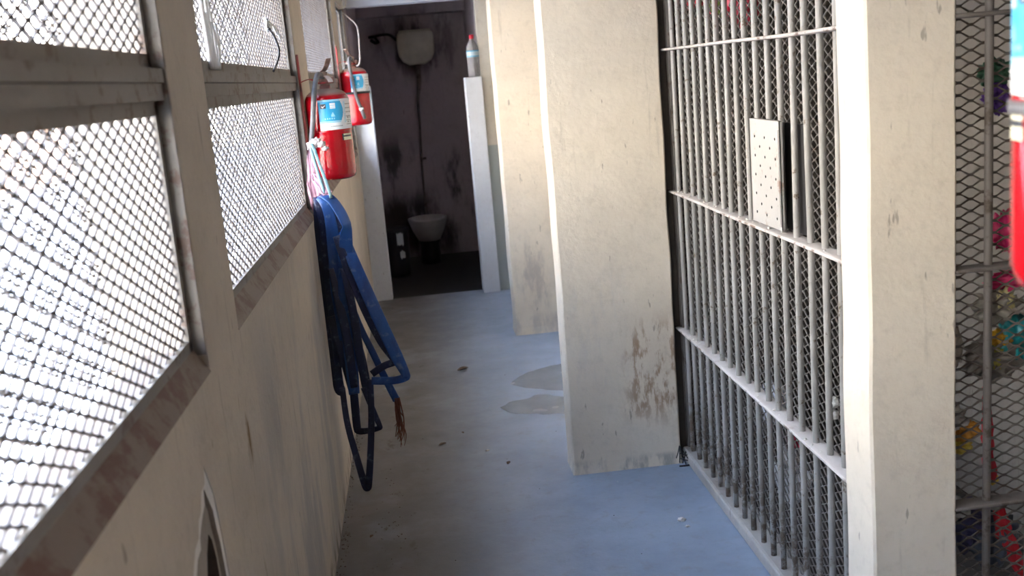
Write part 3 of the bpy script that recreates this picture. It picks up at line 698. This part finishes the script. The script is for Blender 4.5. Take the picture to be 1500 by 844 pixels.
scrap(.87, 3.61, .006, 'small white paper scrap on the floor nearest the bars', 3)
scrap(.2, 4.66, .006, 'tiny white scrap mid floor between hose and column', 5)
M['dirt'] = plain('loose dirt', (.09, .07, .05), .95)
m = MB()
for k in range(190):
    if k < 110: x = XL + abs(rnd.gauss(0, .018)) + .004; y = rnd.uniform(3.2, 5.2)
    elif k < 165: a = rnd.gauss(0, 1); x = -.235 + rnd.gauss(0, .03); y = 4.0 + a * .25
    else: x = rnd.uniform(-.3, .9); y = rnd.uniform(3.2, 7)
    r = rnd.uniform(.001, .004) * (1 if k < 165 else .7)
    m.lathe([(0, 0), (r, 0), (r * .8, r * .5), (0, r * .7)], 6, (x, y, 0))
tag(m.build('floor_dirt', M['dirt']), 'loose brown grit along the left wall foot and scattered on the floor', 'dirt', kind='stuff')
m = MB()
for a, q in (((1.0, 4.235, .005), (1.0, 4.225, .085)), ((1.0, 4.225, .085), (1.045, 4.2, .006)), ((1.0, 4.225, .085), (1.02, 4.205, .006)), ((1.0, 4.228, .05), (1.03, 4.21, .045)), ((1.003, 4.23, .025), (1.04, 4.205, .02)), ((.985, 4.228, .03), (1.0, 4.225, .085)), ((1.01, 4.225, .005), (1.025, 4.215, .06))): m.sweep([a, ((a[0] + q[0]) / 2, (a[1] + q[1]) / 2 - .004, (a[2] + q[2]) / 2), q], .0022, n=6)
m.sweep([(.99, 4.2, .004), (1.02, 4.19, .007), (1.05, 4.2, .005)], .004, n=6)
tag(m.build('wire_scrap', M['wire']), 'tangle of black wire at the foot of the big column by the bars', 'wire')
m = MB(); m.sweep([(-.50, 1.86, .60), (-.49, 1.865, .72), (-.478, 1.878, .80), (-.47, 1.885, .825)], .007, n=8)
tag(m.build('red_pipe_end', M['capred']), 'red cable end poking out of the hole in the left wall plaster', 'cable')

# ------------------------------------------------------------------ things kept in the cell, seen through the right mesh
def bag(name, loc, r, col, seed, label, sc=(1, 1, 1), cat='bag', rough=.45, amp=.6, group=None):
    yy = 2.332 + r * sc[1] * .8
    if loc[0] > 1.3 and loc[1] < 3:
        q = yy / loc[1]; loc = (loc[0] * q, yy, 1.7 + (loc[2] - 1.7) * q); r *= q
    key = 'bag %d' % seed; M[key] = plain(key.replace('bag', 'bag cloth'), col, rough, var=.3, sc=25)
    return tag(blob(name, loc, r, M[key], seed, amp, 4, sc, 2.6), label, cat, group)
bag('plastic_bag', (1.52, 2.62, 1.19), .05, (.55, .01, .12), 11, 'upper magenta bundle behind the right mesh beside the blurred extinguisher', (.6, .6, 1))
bag('plastic_bag', (1.545, 2.62, 1.055), .045, (.55, .01, .12), 12, 'lower magenta bundle behind the right mesh under the blurred extinguisher', (1.4, .6, .55))
bag('cloth_glove', (1.51, 2.60, 1.00), .03, (.62, .56, .26), 13, 'yellowish glove hanging behind the right mesh below the magenta bundles', (.8, .6, 1.2), 'glove')
bag('cloth_bundle', (1.52, 2.66, .975), .06, (.34, .32, .27), 14, 'grey crumpled cloth behind the right mesh above the teal bag', (1, .6, .7), 'cloth')
bag('plastic_bag', (1.565, 2.64, .89), .055, (.0, .22, .25), 15, 'teal plastic bag behind the right mesh at the picture edge', (1, .6, 1.1))
bag('plastic_bag', (1.495, 2.60, .905), .03, (.60, .34, .02), 16, 'orange yellow bag behind the right mesh left of the teal bag', (1, .7, .7))
bag('plastic_bag', (1.495, 2.62, .85), .035, (.45, .42, .08), 17, 'dull yellow bag behind the right mesh under the orange bag', (.7, .6, 1))
bag('cloth_bundle', (1.52, 2.67, .83), .07, (.17, .15, .13), 18, 'dark bundle behind the right mesh under the teal bag', (1.1, .5, .8), 'cloth')
bag('plastic_bag', (1.50, 2.63, 1.535), .04, (.10, .03, .26), 19, 'purple bag high behind the right mesh left of the extinguisher label', (.8, .6, .9))
bag('plastic_bag', (1.505, 2.65, 1.60), .04, (.03, .13, .07), 20, 'dark green bag high behind the right mesh above the purple bag', (1, .6, .8))
bag('plastic_bag', (1.40, 2.60, .655), .028, (.62, .28, .03), 21, 'orange bag behind the right mesh low beside the pillar', (1.2, .6, 1))
bag('plastic_bag', (1.385, 2.60, .615), .024, (.58, .42, .05), 22, 'yellow bag behind the right mesh just under the low orange bag', (1.4, .6, .7))
bag('plastic_bag', (1.37, 2.63, .68), .045, (.62, .60, .56), 23, 'white bag behind the right mesh behind the low orange bag', (1, .6, .8))
bag('plastic_bag', (1.385, 2.63, .42), .04, (.58, .60, .58), 24, 'white bag behind the right mesh lowest beside the pillar', (1, .6, .9))
bag('plastic_bag', (1.43, 2.66, .36), .06, (.04, .035, .10), 25, 'dark blue bag behind the right mesh beside the lowest white bag', (1, .6, 1))
bag('plastic_bag', (1.52, 2.66, .30), .07, (.05, .06, .08), 26, 'black bag low behind the right mesh beside the red ribbon', (1, .6, 1))
bag('cloth_bundle', (1.40, 2.66, .87), .04, (.52, .47, .40), 27, 'pale cloth behind the right mesh left of the thick bar', (.6, .5, 1.2), 'cloth')
def ribbon(pts, w, col, nm, label):
    pts = [(x * .9115, y * .9115, 1.7 + (z - 1.7) * .9115) for x, y, z in pts]
    m = MB(); crinkle(m, pts, [q * .9 for q in w], len(pts) * 3.3, 8, .01); key = nm + str(len(pts)); M[key] = plain(key.replace('_', ' '), col, .6, var=.35, sc=30)
    tag(m.build(nm, M[key]), label, 'ribbon')
ribbon([(1.435, 2.56, .79), (1.437, 2.56, .72), (1.437, 2.56, .65), (1.442, 2.56, .58), (1.445, 2.56, .53)], [.02, .024, .028, .03, .034], (.46, .01, .02), 'red_ribbon', 'upper red cloth ribbon hanging straight behind the right mesh')
ribbon([(1.475, 2.56, .44), (1.49, 2.56, .36), (1.52, 2.56, .29), (1.56, 2.56, .22)], [.035, .05, .045, .04], (.46, .01, .02), 'red_ribbon', 'lower red cloth ribbon hanging slantwise behind the right mesh')
bag('plastic_bag', (1.452, 2.555, .528), .016, (.70, .42, .02), 28, 'small orange bag at the lower end of the red ribbon', (1, .6, .8))
bag('plastic_bag', (1.165, 4.12, 1.99), .09, (.50, .02, .04), 31, 'red bag high behind the bars nearest the column', (.8, .9, 1.2))
bag('plastic_bag', (1.155, 3.85, 1.94), .07, (.16, .22, .03), 32, 'green bag high behind the bars beside the red bag', (.7, .9, 1.3))
bag('plastic_bag', (1.138, 3.55, 1.91), .08, (.45, .02, .05), 33, 'second red bag high behind the bars right of the green bag', (.7, .9, 1.3))
bag('cloth_bundle', (1.16, 3.70, 2.06), .08, (.50, .20, .03), 34, 'orange cloth high behind the bars between green and red bags', (.7, .9, 1.), 'cloth')
bag('plastic_bag', (1.125, 3.12, .49), .04, (.60, .02, .08), 35, 'small red bag behind the bars under the lowest cross rail', (.7, .7, .9))
bag('plastic_bag', (1.14, 3.38, .52), .07, (.62, .66, .74), 36, 'bluish white bag behind the bars under the lowest cross rail', (.6, 1, 1))
bag('plastic_bag', (1.145, 3.26, .3), .08, (.50, .50, .50), 37, 'grey white bag behind the bars near the floor', (.6, 1, 1))

# ------------------------------------------------------------------ outside the windows
M['yard'] = plain('pale sunlit yard concrete', (.62, .60, .57), .9, sc=1.)
b = MB(); b.box(-14, -.62, -6, 40, -.2, -.05); struct(b.build('ground_yard', M['yard']))
M['brick'] = plaster('orange plaster of the house opposite', (.62, .40, .27), (.5, .3, .2), .2)
b = MB(); b.box(-9.3, -9, 6, 34, -.05, 3.4); struct(b.build('wall_yard', M['brick']))

# ------------------------------------------------------------------ sky and sun
w = bpy.data.worlds.new('sky'); bpy.context.scene.world = w; w.use_nodes = True
n = w.node_tree.nodes; l = w.node_tree.links; bg = n['Background']
tc = n.new('ShaderNodeTexCoord'); sx = n.new('ShaderNodeSeparateXYZ'); l.new(tc.outputs['Generated'], sx.inputs[0])
cr = n.new('ShaderNodeValToRGB'); l.new(sx.outputs[2], cr.inputs[0]); e = cr.color_ramp.elements
e[0].position = 0.; e[0].color = (1., .91, .80, 1); e[1].position = .95; e[1].color = (.5, .74, 1.25, 1)
x = cr.color_ramp.elements.new(.35); x.color = (.98, .95, .93, 1); x = cr.color_ramp.elements.new(.65); x.color = (.6, .81, 1.2, 1)
l.new(cr.outputs[0], bg.inputs[0]); bg.inputs[1].default_value = 42.
sun = bpy.data.lights.new('sun', 'SUN'); sun.energy = 8; sun.angle = math.radians(1); sun.color = (1, .95, .87)
so = bpy.data.objects.new('sun', sun); C.objects.link(so); so.rotation_euler = (math.radians(20), math.radians(28), 0)

# ------------------------------------------------------------------ camera
cam = bpy.data.cameras.new('camera'); co = bpy.data.objects.new('camera', cam); C.objects.link(co)
f = 1550.; d = Vector((596 - 750, 121 - 422, f)).normalized(); a = 1400 - 750; bb = -(a * d.x + f * d.z) / d.y
v = Vector((a, bb, f)).normalized(); r = v.cross(d)
if r.x < 0: r = -r
rows = (r, d, -v)                                                  # world X, Y, Z seen in (right, down, forward)
colv = lambda i: Vector((rows[0][i], rows[1][i], rows[2][i]))
right, down, fwd = colv(0), colv(1), colv(2)
mat = Matrix.Identity(4)
for i in range(3): mat[i][0] = right[i]; mat[i][1] = -down[i]; mat[i][2] = -fwd[i]
mat.translation = (0, 0, 1.7); co.matrix_world = mat
cam.sensor_width = 36; cam.lens = 36 * f / 1500; cam.clip_start = .05
cam.dof.use_dof = True; cam.dof.focus_distance = 3.5; cam.dof.aperture_fstop = 4.6
S = bpy.context.scene; S.camera = co
S.view_settings.view_transform = 'Standard'; S.view_settings.look = 'None'; S.view_settings.gamma = 1; S.view_settings.exposure = -.17
S.view_settings.use_curve_mapping = False
